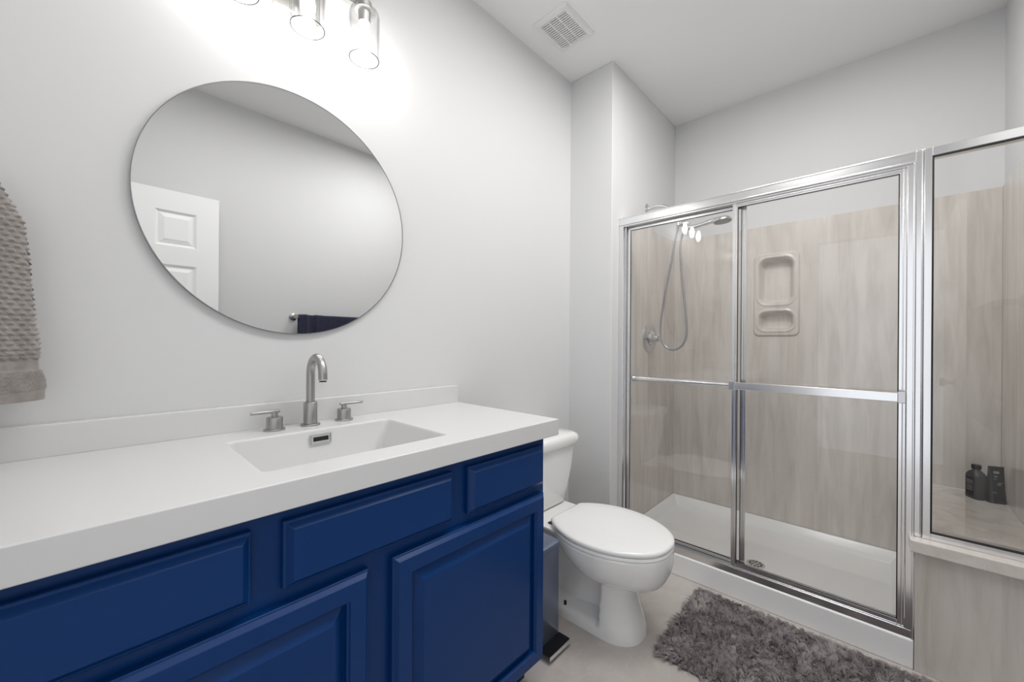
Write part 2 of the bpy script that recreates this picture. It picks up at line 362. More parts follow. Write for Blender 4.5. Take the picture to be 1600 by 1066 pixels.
for hx, hy, s in ((0.3706, -0.0700, -1), (0.5780, -0.0640, 1)):
    hb = fin('handle', lathe(B(), (hx, hy, fz), (0, 0, 1), [(0.028, 0), (0.028, 0.004), (0.027, 0.005), (0.0215, 0.005), (0.0215, 0.036), (0.0205, 0.038), (0.0085, 0.038), (0.0085, 0.054)], 32), M['nickel'], fa, smooth=40)
    bm = tube(B(), [(hx-s*0.014, hy, fz+0.0545), (hx-s*0.012, hy, fz+0.0545), (hx+s*0.060, hy-0.003, fz+0.0545), (hx+s*0.062, hy-0.003, fz+0.0545)], [0.0042, 0.0052, 0.0046, 0.0038], 16)
    fin('lever', bm, M['nickel'], hb, smooth=50)

# ------------------------------------------------------------------ mirror
MXC, MZC, MR = 0.445, 1.582, 0.380
mi = thing('mirror', (MXC, 0, MZC), 'large round wall mirror with thin dark rim above the basin', 'mirror')
fin('mirror_glass', lathe(B(), (MXC, 0, MZC), (0, -1, 0), [(MR-0.002, 0.003), (MR-0.002, 0.012)], 160), M['mirror'], mi)
fin('mirror_rim', lathe(B(), (MXC, 0, MZC), (0, -1, 0), [(MR-0.02, 0.0005), (MR, 0.0005), (MR, 0.0135), (MR-0.0018, 0.0135), (MR-0.0018, 0.003), (MR-0.02, 0.003), (MR-0.02, 0.0005)], 160, cap=False), M['mirror_frame'], mi, smooth=40)

# ------------------------------------------------------------------ vanity light
vl = thing('vanity_light', (0.442, 0, 2.30), 'three-lamp brushed nickel wall light with clear glass shades above the mirror', 'wall light')
fin('backplate', bx(0.374, 0.510, -0.022, -0.0005, 2.206, 2.335), M['nickel'], vl, bevel=0.003)
fin('crossbar', bx(0.205, 0.682, -0.062, -0.044, 2.322, 2.345), M['nickel'], vl, bevel=0.002)
fin('crossbar_stem', bx(0.42, 0.464, -0.046, -0.020, 2.318, 2.334), M['nickel'], vl, bevel=0.002)
SY, SB, ST, SR = -0.105, 2.120, 2.285, 0.048
for lx in (0.268, 0.442, 0.6195):
    arm = fin('lamp_arm', bx(lx-0.009, lx+0.009, SY-0.012, -0.05, 2.326, 2.342), M['nickel'], vl, bevel=0.002)
    fin('socket', lathe(B(), (lx, SY, 2.335), (0, 0, -1), [(0.012, 0), (0.012, 0.022), (0.022, 0.026), (0.022, 0.050), (0.031, 0.052), (0.031, 0.056), (0.020, 0.058), (0.0185, 0.095), (0.012, 0.096), (0.012, 0.092), (0, 0.092)], 28), M['nickel'], arm, smooth=40)
    bm = lathe(B(), (lx, SY, 0), (0, 0, 1), [(0.020, ST-0.002), (0.036, ST-0.004), (0.045, ST-0.011), (SR, ST-0.022), (SR, SB)], 48, cap=False)
    lathe(bm, (lx, SY, 0), (0, 0, 1), [(0.020, ST-0.0045), (0.035, ST-0.0065), (0.043, ST-0.013), (SR-0.0035, ST-0.024), (SR-0.0035, SB)], 48, cap=False)
    lathe(bm, (lx, SY, 0), (0, 0, 1), [(SR-0.0035, SB), (SR-0.003, SB-0.001), (SR-0.0005, SB-0.001), (SR, SB)], 48, cap=False, mi=1)
    s = fin('glass_shade', bm, [M['shade'], M['shade_edge']], arm, smooth=40); s['label'] = 'clear glass cylinder shade'
    bm = lathe(B(), (lx, SY, 2.245), (0, 0, -1), [(0.010, -0.004), (0.0115, 0.010), (0.015, 0.025), (0.0195, 0.045), (0.021, 0.060), (0.019, 0.076), (0.013, 0.090), (0.006, 0.097), (0, 0.0985)], 24)
    s = fin('bulb', bm, M['bulb'], arm, smooth=60); s['label'] = 'lit lamp bulb'

# ------------------------------------------------------------------ ceiling exhaust vent
ev = thing('exhaust_vent', (1.60, -0.21, H), 'square white exhaust fan grille on the ceiling', 'vent')
vx0, vx1, vy0, vy1 = 1.478, 1.722, -0.309, -0.110
bm = B()
def vr(i, z): return [(vx0+i, vy0+i, z), (vx1-i, vy0+i, z), (vx1-i, vy1-i, z), (vx0+i, vy1-i, z)]
loft(bm, [vr(0, H), vr(0, H-0.004), vr(0.006, H-0.012), vr(0.026, H-0.014), vr(0.027, H-0.004), vr(0.027, H-0.001)], cap=False)
fin('frame', bm, M['grille'], ev, bevel=0.001)
bm = B(); nx = 15; ix0, ix1, iy0, iy1 = vx0+0.026, vx1-0.026, vy0+0.026, vy1-0.026
for i in range(nx):
    x = ix0+(ix1-ix0)*(i+0.5)/nx; box(bm, x-0.0030, x+0.0030, iy0, iy1, H-0.013, H-0.003)
for k in (1, 2):
    y = iy0+(iy1-iy0)*k/3; box(bm, ix0, ix1, y-0.003, y+0.003, H-0.0135, H-0.004)
fin('louvre', bm, M['grille'], ev)
fin('dark_backing', bx(ix0, ix1, iy0, iy1, H-0.0025, H-0.0005), M['dark'], ev)  # black plate standing in for the shade behind the louvres

# ------------------------------------------------------------------ toilet
TC = 1.51
to = thing('toilet', (TC, -0.40, 0), 'white two-piece toilet with closed lid between vanity and shower', 'toilet')
half = [(0.0, -0.787), (0.045, -0.783), (0.095, -0.762), (0.145, -0.715), (0.187, -0.640), (0.206, -0.560), (0.203, -0.470), (0.176, -0.390), (0.140, -0.335), (0.108, -0.304)]
sp = [(p.x, p.y) for p in spline([(a, b_, 0) for a, b_ in half], 5)]
def outline(scale, z, dy=0.0):
    cy = -0.55
    r = [(TC+x*scale, cy+(y-cy)*scale+dy, z) for x, y in sp]; l = [(TC-x*scale, cy+(y-cy)*scale+dy, z) for x, y in sp[:0:-1]]
    return r+l
def lidw(y):
    for (xa, ya), (xb, yb) in zip(sp, sp[1:]):
        if ya <= y <= yb: return xa+(xb-xa)*(y-ya)/(yb-ya+1e-9)
    return 0.0 if y < sp[0][1] else None
def bowl_w(y, z):
    zb = 0.214+0.12*sst(-0.56, -0.27, y); t = (z-zb)/(0.372-zb)
    if t <= 0: return 0.0
    t = min(t, 1); g = math.sqrt(max(0, 1-(1-t)**2.6)); g = 0.25+0.75*g if t > 0 else 0
    gl = 0.62+0.38*g; ys = -0.47+(y+0.47)/gl if y < -0.47 else y
    if ys < -0.787: return 0.0
    lw = lidw(ys)
    deck = 0.150+0.015*sst(-0.2, -0.02, y)
    if lw is None: lw = deck
    if y > -0.42: lw = max(lw, deck)
    return lw*g*1.0
def ped_w(y, z):
    yf = -0.683+0.036*sst(0.0, 0.16, z)
    if y < yf: return 0.0
    hw = 0.116-0.014*sst(0.01, 0.17, z)
    a = min(1, (y-yf)/0.135); wv = hw*(1-(1-a)**2.3)**(1/2.3)
    rec = sst(-0.545, -0.520, y)*(1-sst(-0.33, -0.20, y))*sst(0.035, 0.062, z)
    trap = 0.5*math.exp(-((y+0.40+0.55*(z-0.12))/0.075)**2)
    wv *= 1-rec*(0.76-0.46*trap)
    return wv
bm = B(); levels = []
zl = [0, 0.006]+[0.03+0.008*i for i in range(5)]+[0.07+0.01*i for i in range(13)]+[0.195+0.006*i for i in range(30)]+[0.374]
for z in zl:
    yf = -0.683+0.036*sst(0.0, 0.16, z)
    if z > 0.214:
        t = min(1, (z-0.214)/(0.372-0.214)); g = 0.25+0.75*math.sqrt(max(0, 1-(1-t)**2.6)); yf = min(yf, -0.47-0.317*(0.62+0.38*g))
    yb = -0.06 if z < 0.30 else -0.06+0.03*sst(0.30, 0.35, z); n = 64; ys = [yf+(yb-yf)*(1-math.cos(PI*0.5*(i/n)))**1.0 for i in range(n+1)]
    sh = 1.0 if z < 0.372 else 0.985
    def W(y):
        a, b_ = ped_w(y, z), bowl_w(y, z); k = 0.012; hh = max(k-abs(a-b_), 0)/k
        return (max(a, b_)+hh*hh*k*0.25)*sh
    ws = [W(y) for y in ys]; ws[0] = 0.0
    r = [(TC+w_, y, z) for w_, y in zip(ws, ys)]; l = [(TC-w_, y, z) for w_, y in list(zip(ws, ys))[:0:-1]]
    levels.append(r+l)
loft(bm, levels)
bmesh.ops.remove_doubles(bm, verts=bm.verts, dist=1e-5)
fin('bowl', bm, M['porcelain'], to, smooth=60)
bm = loft(B(), [outline(0.97, 0.3735), outline(1.0, 0.376), outline(1.0, 0.386), outline(0.985, 0.389)]); fin('seat', bm, M['seat'], to, smooth=50)
bm = loft(B(), [outline(0.97, 0.391), outline(1.0, 0.393), outline(1.005, 0.399), outline(1.0, 0.404), outline(0.98, 0.4085), outline(0.93, 0.411), outline(0.7, 0.4135), outline(0.3, 0.415)])
fin('seat_lid', bm, M['seat'], to, smooth=50)
for sx in (-1, 1):
    hg = fin('seat_hinge', lathe(B(), (TC+sx*0.075-0.02, -0.300, 0.385), (1, 0, 0), [(0.010, 0), (0.011, 0.002), (0.011, 0.038), (0.010, 0.04)], 16), M['seat'], to, smooth=40)
bm = bx(TC-0.112, TC-0.094, -0.305, -0.285, 0.374, 0.379); o = fin('hinge_bolt', bm, M['gasket'], to, bevel=0.001); o['label'] = 'dark seat bolt'
def tank(hx, yf, z, r, bow=0.012):
    o = []
    for x, y in rrect(TC, (yf-0.022)/2, hx, (-0.022-yf)/2, r, 6):
        if y < (yf-0.022)/2: y -= bow*(1-((x-TC)/hx)**2)
        o.append((x, y, z))
    return o
bm = loft(B(), [tank(0.150, -0.190, 0.376, 0.05), tank(0.166, -0.198, 0.386, 0.05), tank(0.185, -0.203, 0.45, 0.045), tank(0.205, -0.210, 0.55, 0.04), tank(0.222, -0.214, 0.664, 0.04)])
fin('tank', bm, M['porcelain'], to, smooth=50)
bm = loft(B(), [tank(0.225, -0.217, 0.664, 0.045), tank(0.238, -0.228, 0.668, 0.05), tank(0.243, -0.232, 0.680, 0.05), tank(0.243, -0.232, 0.698, 0.05), tank(0.238, -0.227, 0.712, 0.05), tank(0.222, -0.212, 0.7205, 0.05), tank(0.15, -0.17, 0.7225, 0.04)])
fin('tank_lid', bm, M['porcelain'], to, smooth=50)
bm = lathe(B(), (TC-0.15, -0.216, 0.62), (0, -1, 0), [(0.014, 0), (0.014, 0.008), (0.008, 0.012), (0, 0.012)], 20); tube(bm, [(TC-0.15, -0.230, 0.62), (TC-0.12, -0.232, 0.617), (TC-0.085, -0.232, 0.612)], [0.006, 0.0055, 0.005], 12)
fin('flush_lever', bm, M['chrome'], to, smooth=45)
bm = lathe(B(), (TC-0.094, -0.37, 0.036), (0, 0, 1), [(0.011, 0), (0.011, 0.004), (0.006, 0.006), (0.006, 0.022), (0, 0.023)], 16); o = fin('floor_bolt', bm, M['gasket'], to, smooth=40); o['label'] = 'dark floor bolt'

# ------------------------------------------------------------------ pedal bin
tb = thing('trash_can', (1.19, -0.33, 0), 'slim blue-grey steel pedal bin between vanity and toilet', 'trash can')
bxo, byo, bhx, bhy = 1.187, -0.335, 0.100, 0.103
def rz(hx, hy, z, r=0.02): return [(x, y, z) for x, y in rrect(bxo, byo, hx, hy, r, 5)]
fin('bin_body', loft(B(), [rz(bhx-0.002, bhy-0.002, 0.012), rz(bhx, bhy, 0.016), rz(bhx, bhy, 0.375)]), M['steel_navy'], tb, smooth=40)
fin('bin_base', loft(B(), [rz(bhx+0.001, bhy+0.001, 0), rz(bhx+0.001, bhy+0.001, 0.012)]), M['black'], tb, smooth=40)
fin('bin_lid', loft(B(), [rz(bhx+0.001, bhy+0.001, 0.3765), rz(bhx+0.001, bhy+0.001, 0.391), rz(bhx-0.004, bhy-0.004, 0.396), rz(bhx-0.03, bhy-0.03, 0.3975)]), M['steel_navy'], tb, smooth=40)
bm = B(); box(bm, bxo-0.035, bxo+0.092, byo-bhy-0.052, byo-bhy+0.002, 0.024, 0.030)
pd = fin('pedal', bm, M['black'], tb, bevel=0.002)
bm = B(); box(bm, bxo-0.036, bxo+0.0935, byo-bhy-0.0545, byo-bhy-0.052, 0.016, 0.031); box(bm, bxo+0.092, bxo+0.0935, byo-bhy-0.052, byo-bhy, 0.016, 0.031)
o = fin('pedal_edge', bm, M['chrome'], pd, bevel=0.0006); o['label'] = 'chrome pedal rim'

# ------------------------------------------------------------------ shower base, surround, bench
PX0, PX1, PY0, PY1 = 2.045, XB-0.003, -1.459, YR-0.003
sb = thing('shower_pan', (2.45, -0.87, 0), 'white acrylic shower pan with raised front curb', 'shower pan')
bm = B()
o4 = [rc(PX0, PX1, PY0, PY1, 0), rc(PX0, PX1, PY0, PY1, 0.104), rc(PX0+0.006, PX1, PY0, PY1, 0.1075), rc(PX0+0.085, PX1-0.012, PY0+0.012, PY1-0.012, 0.1075), rc(PX0+0.095, PX1-0.02, PY0+0.02, PY1-0.02, 0.100),
      rc(PX0+0.115, PX1-0.045, PY0+0.05, PY1-0.05, 0.052), rc(PX0+0.15, PX1-0.09, PY0+0.09, PY1-0.09, 0.046), rc(2.345, 2.365, -0.91, -0.89, 0.040)]
loft(bm, o4)
fin('tray', bm, M['acrylic'], sb, smooth=25, bevel=0.006, seg=3)
bm = B(); DXc, DYc, DZc = 2.355, -0.900, 0.0405
lathe(bm, (DXc, DYc, DZc), (0, 0, 1), [(0.042, 0), (0.042, 0.003), (0.037, 0.004), (0, 0.004)], 32)
for k in range(10):
    a = 2*PI*k/10; lathe(bm, (DXc+0.026*math.cos(a), DYc+0.026*math.sin(a), DZc+0.004), (0, 0, 1), [(0.0052, 0), (0.0052, 0.0006), (0, 0.0006)], 10, mi=1)
for k in range(4):
    a = 2*PI*k/4+0.4; lathe(bm, (DXc+0.012*math.cos(a), DYc+0.012*math.sin(a), DZc+0.004), (0, 0, 1), [(0.0045, 0), (0.0045, 0.0006), (0, 0.0006)], 10, mi=1)
o = fin('drain', bm, [M['chrome'], M['gasket']], sb, smooth=40); o['label'] = 'round perforated chrome drain'

ST_ = 1.913
su = thing('shower_surround', (2.86, -0.87, 0.1), 'beige streaked cultured marble panels lining the shower walls', 'shower surround')
fin('side_panel', bx(2.10, XB-0.006, YR-0.0055, YR-0.0005, 0.109, ST_), M['marble'], su, bevel=0.001)
bm = B(); px0, px1 = XB-0.006, XB-0.0005
box(bm, px0, px1, YW+0.006, NY0+0.02, 0.109, ST_); box(bm, px0, px1, NY1-0.02, YR-0.0005, 0.109, ST_)
box(bm, px0, px1, NY0+0.02, NY1-0.02, 0.109, NZ0+0.02); box(bm, px0, px1, NY0+0.02, NY1-0.02, NZ1-0.02, ST_)
fin('back_panel', bm, M['marble'], su)
fin('side_panel', bx(2.10, XB-0.006, YW+0.0005, YW+0.0055, 0.489, ST_), M['marble'], su, bevel=0.001)
# moulded soap niche as a relief grid
def sd(y, z, cy, cz, hy, hz, r):
    a, b_ = abs(y-cy)-hy+r, abs(z-cz)-hz+r
    return math.hypot(max(a, 0), max(b_, 0))+min(max(a, b_), 0)-r
bm = B(); ny, nz = 100, 200; G = []
cyN, czN = (NY0+NY1)/2, (NZ0+NZ1)/2
for j in range(nz+1):
    row = []
    for i in range(ny+1):
        y = NY0+(NY1-NY0)*i/ny; z = NZ0+(NZ1-NZ0)*j/nz
        d0 = sd(y, z, cyN, czN, (NY1-NY0)/2-0.002, (NZ1-NZ0)/2-0.002, 0.035)
        hgt = 0.011*(1-sst(-0.012, 0.0, d0))
        d1 = sd(y, z, cyN, 1.566, 0.092, 0.142, 0.05); d2 = sd(y, z, cyN, 1.322, 0.092, 0.058, 0.045)
        rim = 0.004*(math.exp(-((d1-0.006)/0.006)**2)+math.exp(-((d2-0.006)/0.006)**2))*(1 if d0 < -0.012 else 0)
        p1 = 1-sst(-0.030, 0.002, d1); p2 = 1-sst(-0.026, 0.002, d2)
        tilt = 0.6+0.4*sst(-0.142, 0.10, z-1.566)
        row.append(bm.verts.new((XB-0.0055-hgt-rim+0.060*p1*tilt+0.052*p2, y, z)))
    G.append(row)
for j in range(nz):
    for i in range(ny): bm.faces.new((G[j][i], G[j][i+1], G[j+1][i+1], G[j+1][i]))
o = fin('soap_niche', bm, M['marble'], su, smooth=60); o['label'] = 'moulded soap and shampoo niche'

be = thing('shower_bench', (2.45, -1.62, 0), 'beige marble shower bench and half wall beside the curb', 'bench')
fin('bench_body', bx(2.045, XB-0.0065, YW+0.0005, -1.4605, 0, 0.466), M['marble'], be, bevel=0.002)
fin('seat', bx(2.098, XB-0.0065, YW+0.0005, -1.455, 0.4665, 0.487), M['marble'], be, bevel=0.002)
o = fin('sill', bx(2.008, 2.098, YW+0.0005, -1.446, 0.440, 0.484), M['sill'], be, bevel=0.004); o['label'] = 'pale marble sill'
o = fin('caulk_line', bx(XB-0.0105, XB-0.0065, YW+0.006, -1.456, 0.4868, 0.4895), M['trim'], be); o['label'] = 'white caulk line'

# ------------------------------------------------------------------ shower enclosure
se = thing('shower_enclosure', (2.075, -0.90, 0.1075), 'chrome framed sliding glass shower enclosure standing on the curb', 'shower enclosure')
EX0, EX1 = 2.050, 2.112; EY0, EY1 = -1.458, YR-0.001; EZ0, EZ1 = 0.1078, 1.888
bm = B(); box(bm, EX0, EX1, EY0, EY1, EZ1-0.044, EZ1); box(bm, EX0-0.004, EX0, EY0, EY1, EZ1-0.044, EZ1-0.037); box(bm, EX0-0.003, EX0, EY0, EY1, EZ1-0.006, EZ1)
box(bm, EX0+0.003, EX0+0.006, EY0, EY1, EZ1-0.052, EZ1-0.044)
fin('header', bm, M['chrome'], se, bevel=0.0025)
bm = B(); box(bm, EX0+0.002, EX1, EY0, EY1, EZ0, EZ0+0.020); box(bm, EX0, EX0+0.004, EY0, EY1, EZ0, EZ0+0.030); box(bm, EX0+0.026, EX0+0.029, EY0, EY1, EZ0+0.020, EZ0+0.034); box(bm, EX1-0.004, EX1, EY0, EY1, EZ0, EZ0+0.038)
fin('bottom_track', bm, M['chrome'], se, bevel=0.001)
def jamb(y0, y1, s):
    bm = B(); box(bm, EX0+0.006, EX1-0.004, y0, y1, EZ0, EZ1-0.044)
    e = y1 if s > 0 else y0
    return bm
bm = B(); box(bm, EX0+0.012, EX1-0.004, EY1-0.016, EY1, EZ0+0.0205, EZ1-0.0445); box(bm, EX0, EX0+0.012, EY1-0.026, EY1, EZ0+0.031, EZ1-0.0445); box(bm, EX0+0.024, EX0+0.028, EY1-0.024, EY1-0.016, EZ0+0.035, EZ1-0.0445)
fin('jamb', bm, M['chrome'], se, bevel=0.0015)
bm = B(); box(bm, EX0+0.012, EX1-0.004, EY0+0.0005, EY0+0.016, EZ0+0.0205, EZ1-0.0445); box(bm, EX0, EX0+0.012, EY0+0.0005, EY0+0.022, EZ0+0.031, EZ1-0.0445); box(bm, EX0-0.004, EX0+0.002, EY0+0.0005, EY0+0.006, EZ0, EZ1-0.0445)
fin('jamb', bm, M['chrome'], se, bevel=0.0015)
def slider(x, y0, y1, z0, z1, sw0, sw1, th=0.014):
    """y0 < y1; sw0 = stile width at y0, sw1 at y1"""
    bm = B(); tr, br = 0.024, 0.024
    box(bm, x-th/2, x+th/2, y0, y0+sw0, z0, z1); box(bm, x-th/2, x+th/2, y1-sw1, y1, z0, z1)
    box(bm, x-th/2, x+th/2, y0+sw0, y1-sw1, z1-tr, z1); box(bm, x-th/2, x+th/2, y0+sw0, y1-sw1, z0, z0+br)
    for yy in (y0+sw0*0.42, y1-sw1*0.55): box(bm, x-th/2-0.003, x-th/2, yy-0.002, yy+0.002, z0+0.004, z1-0.004)
    box(bm, x-th/2-0.003, x-th/2, y0+0.01, y1-0.01, z1-tr+0.008, z1-tr+0.012)
    d = fin('sliding_door', bm, M['chrome'], se, bevel=0.0015)
    g = fin('glass', bx(x-0.0025, x+0.0025, y0+sw0-0.004, y1-sw1+0.004, z0+br-0.004, z1-tr+0.004), M['glass'], d); g['label'] = 'clear door glass'
    bm = B(); t2 = 0.0022; xx0, xx1 = x-th/2-0.0008, x-0.0026; a0, a1, c0, c1 = y0+sw0, y1-sw1, z0+br, z1-tr
    box(bm, xx0, xx1, a0-0.0004, a0+t2, c0, c1); box(bm, xx0, xx1, a1-t2, a1+0.0004, c0, c1); box(bm, xx0, xx1, a0, a1, c0-0.0004, c0+t2); box(bm, xx0, xx1, a0, a1, c1-t2, c1+0.0004)
    s = fin('gasket', bm, M['gasket'], d); s['label'] = 'thin black glass gasket'
    return d
dR = slider(2.066, -1.435, -0.8555, 0.1345, 1.842, 0.020, 0.022); dR['label'] = 'outer right sliding door with flat towel bar'
dL = slider(2.092, -0.908, -0.305, 0.1345, 1.842, 0.020, 0.026); dL['label'] = 'inner left sliding door with round towel bar'
bm = B(); box(bm, 2.006, 2.014, -1.418, -0.872, 0.973, 1.006)
tbR = fin('towel_rail', bm, M['chrome'], dR, bevel=0.0015); tbR['label'] = 'flat chrome bar across the right door'
for a, b_ in ((-1.434, -1.412), (-0.880, -0.856)):
    bm = B(); box(bm, 2.0135, 2.0588, a, b_, 0.975, 1.004); box(bm, 2.003, 2.018, a, b_, 0.969, 1.010); fin('rail_bracket', bm, M['chrome_dark'], dR, bevel=0.002)
bm = tube(B(), [(2.133, -0.887, 0.979), (2.133, -0.325, 0.979)], 0.0150, 22); tbL = fin('towel_rail', bm, M['chrome'], dL, smooth=40); tbL['label'] = 'round bar across the left door'
for a in (-0.332, -0.893): fin('rail_bracket', bx(2.0993, 2.150, a-0.007, a+0.007, 0.962, 0.996), M['chrome_dark'], dL, bevel=0.002)
# fixed side light over the bench
bm = B(); FZ0 = 0.4845; PYa, PYb = -1.4995, -1.4585
box(bm, EX0+0.004, EX1-0.006, PYa+0.022, PYb, FZ0, EZ1); box(bm, EX0, EX1-0.010, PYa, PYa+0.021, FZ0, EZ1); box(bm, EX0+0.001, EX0+0.004, PYa+0.024, PYa+0.027, FZ0, EZ1)
box(bm, EX0, EX1-0.010, YW+0.006, PYa, EZ1-0.031, EZ1); box(bm, EX0, EX1-0.010, YW+0.006, PYa, FZ0, FZ0+0.024); box(bm, EX0, EX1-0.010, YW+0.0008, YW+0.006, FZ0, EZ1)
fp = fin('fixed_panel', bm, M['chrome'], se, bevel=0.0015)
g = fin('glass', bx(EX0+0.018, EX0+0.023, YW+0.004, PYa+0.002, FZ0+0.022, EZ1-0.029), M['glass'], fp); g['label'] = 'clear fixed side glass'
bm = B(); x0, x1 = EX0-0.0006, EX0+0.01358; z0, z1 = FZ0+0.024, EZ1-0.031; t2 = 0.0038
box(bm, x0, x1, PYa-t2, PYa+0.0006, z0, z1); box(bm, x0, x1, YW+0.007, PYa, z1-t2, z1+0.0004); box(bm, x0, x1, YW+0.007, PYa, z0-0.0004, z0+t2)
o = fin('gasket', bm, M['gasket'], fp); o['label'] = 'black glass gasket'

# ------------------------------------------------------------------ shower fittings
hs = thing('hand_shower', (2.42, YR-0.006, 1.95), 'chrome hand shower with looped hose on the shower side wall', 'shower head')
yw_ = YR-0.0058
bm = lathe(B(), (2.41, YR-0.0005, 2.030), (0, -1, 0), [(0.034, 0), (0.034, 0.003), (0.022, 0.012), (0.012, 0.016)], 28)
tube(bm, spline([(2.41, yw_-0.004, 2.030), (2.411, yw_-0.06, 2.036), (2.414, yw_-0.12, 2.018), (2.417, yw_-0.165, 1.965), (2.419, yw_-0.18, 1.93)], 6), 0.0105, 16)
fin('shower_arm', bm, M['chrome'], hs, smooth=50)
bm = lathe(B(), (2.42, -0.468, 1.945), (0.0, -0.10, -1), [(0.013, -0.01), (0.019, 0), (0.019, 0.032), (0.014, 0.036), (0.014, 0.055)], 24)
lathe(bm, (2.42, -0.470, 1.905), (0.0, -1, -0.25), [(0.012, 0), (0.0135, 0.012), (0.019, 0.04), (0.0135, 0.062), (0.012, 0.064)], 24)
fin('holder', bm, M['chrome'], hs, smooth=50)
bm = tube(B(), spline([(2.42, -0.535, 1.868), (2.42, -0.575, 1.868), (2.42, -0.620, 1.874), (2.42, -0.660, 1.880), (2.42, -0.700, 1.882)], 6), [0.011]*13+[0.013]*6+[0.015]*6, 18)
tube(bm, [(2.42, -0.52, 1.866), (2.42, -0.54, 1.868)], 0.0125, 16)
lathe(bm, (2.42, -0.715, 1.876), (0, -0.10, -1), [(0, -0.018), (0.02, -0.0135), (0.040, -0.010), (0.050, 0.0), (0.051, 0.008), (0.048, 0.011), (0.046, 0.010), (0, 0.010)], 40, cap=False)
hd = fin('spray_head', bm, M['chrome'], hs, smooth=50)
bm = lathe(B(), (2.42, -0.7161, 1.8655), (0, -0.10, -1), [(0.044, -0.0003), (0.043, 0.0016), (0, 0.0016)], 32)
fin('spray_face', bm, M['showerface'], hd, smooth=30)
hp = spline([(2.42, -0.470, 1.890), (2.42, -0.452, 1.80), (2.42, -0.428, 1.66), (2.42, -0.392, 1.47), (2.42, -0.368, 1.30), (2.42, -0.372, 1.215), (2.42, -0.400, 1.160), (2.42, -0.446, 1.142), (2.42, -0.492, 1.162), (2.42, -0.520, 1.215),
             (2.42, -0.523, 1.30), (2.42, -0.508, 1.46), (2.42, -0.490, 1.64), (2.42, -0.486, 1.78), (2.42, -0.505, 1.853), (2.42, -0.53, 1.867)], 10)
hs_pts = []
bm = tube(B(), hp, [0.0062+0.0006*(i % 2) for i in range(len(hp))], 14)
fin('hose', bm, M['hose'], hs, smooth=80)
va = thing('shower_valve', (2.446, YR-0.006, 1.212), 'round chrome shower valve with lever on the side wall', 'shower valve')
bm = lathe(B(), (2.446, YR-0.0056, 1.212), (0, -1, 0), [(0.092, 0), (0.092, 0.004), (0.080, 0.011), (0.050, 0.014), (0, 0.014)], 48); fin('escutcheon', bm, M['chrome_dark'], va, smooth=40)
bm = lathe(B(), (2.446, YR-0.019, 1.212), (0, -1, 0), [(0.046, 0), (0.048, 0.006), (0.036, 0.020), (0.026, 0.024), (0.024, 0.048), (0.020, 0.052), (0, 0.053)], 40)
tube(bm, [(2.446, YR-0.055, 1.212), (2.40, YR-0.058, 1.208), (2.366, YR-0.060, 1.203)], [0.010, 0.008, 0.007], 14)
fin('lever_handle', bm, M['chrome_dark'], va, smooth=40)

# ------------------------------------------------------------------ bottles on the bench
bz = 0.4872
bo = thing('shampoo_bottle', (2.745, -1.685, bz), 'dark grey plastic bottle with black cap and label on the shower bench', 'bottle')
ang = math.radians(-60); ca, sa = math.cos(ang), math.sin(ang)
def bl(u, v_, z): return (2.752+u*ca-v_*sa, -1.687+u*sa+v_*ca, bz+z)   # u: thickness axis, v: width axis
def rb(hu, hv, z, r): return [bl(x, y, z) for x, y in rrect(0, 0, hu, hv, min(r, hu*0.95, hv*0.95), 5)]
bm = loft(B(), [rb(0.021, 0.031, 0, 0.014), rb(0.0235, 0.034, 0.004, 0.015), rb(0.0235, 0.034, 0.098, 0.015), rb(0.0225, 0.032, 0.108, 0.015), rb(0.018, 0.022, 0.120, 0.014), rb(0.0125, 0.0125, 0.127, 0.0118), rb(0.0115, 0.0115, 0.132, 0.011)])
fin('bottle_body', bm, M['bottle'], bo, smooth=45)
bm = loft(B(), [rb(0.0145, 0.0145, 0.1325, 0.0137), rb(0.0155, 0.0155, 0.135, 0.0147), rb(0.0155, 0.0155, 0.150, 0.0147), rb(0.0145, 0.0145, 0.152, 0.0137)])
fin('bottle_cap', bm, M['black'], bo, smooth=45)
def plate(bm, f, u0, v0, v1, z0, z1, t=0.0006, mi=0):
    p = [f(u, v_, z) for z in (z0, z1) for v_ in (v0, v1) for u in (u0-t, u0)]
    vv = [bm.verts.new(q) for q in p]
    for q in ((0, 2, 3, 1), (4, 5, 7, 6), (0, 1, 5, 4), (2, 6, 7, 3), (0, 4, 6, 2), (1, 3, 7, 5)): bm.faces.new([vv[i] for i in q]).material_index = mi
bm = B(); plate(bm, bl, -0.0236, -0.0185, 0.0185, 0.014, 0.095)
lb = fin('bottle_label', bm, M['label'], bo)
bm = B()
for k in range(3):       # large rounded characters
    c = 0.0105-0.0105*k
    for a in ((-0.0042, -0.0022, 0.066, 0.084), (0.0022, 0.0042, 0.066, 0.084), (-0.0042, 0.0042, 0.0815, 0.084), (-0.0042, 0.0042, 0.066, 0.0685)): plate(bm, bl, -0.0243, c+a[0], c+a[1], a[2], a[3], 0.0003)
for z, wd in ((0.055, 0.013), (0.046, 0.0145), (0.037, 0.0135)):
    x = -wd
    while x < wd:
        s = 0.002+0.002*random.random(); plate(bm, bl, -0.0243, x, min(x+s, wd), z, z+0.004, 0.0003); x += s+0.0008
o = fin('label_print', bm, M['ink'], lb); o['label'] = 'pale printed lines'
tu = thing('wash_tube', (2.735, -1.745, bz), 'black squeeze tube standing on its cap at the bench corner', 'tube')
def tl(u, v_, z): a = math.radians(20); return (2.735+u*math.cos(a)-v_*math.sin(a)+0.10*(z)*0.35, -1.742+u*math.sin(a)+v_*math.cos(a), bz+z)
def rt(hu, hv, z, r): return [tl(x, y, z) for x, y in rrect(0, 0, hu, hv, min(r, hu*0.95, hv*0.95), 5)]
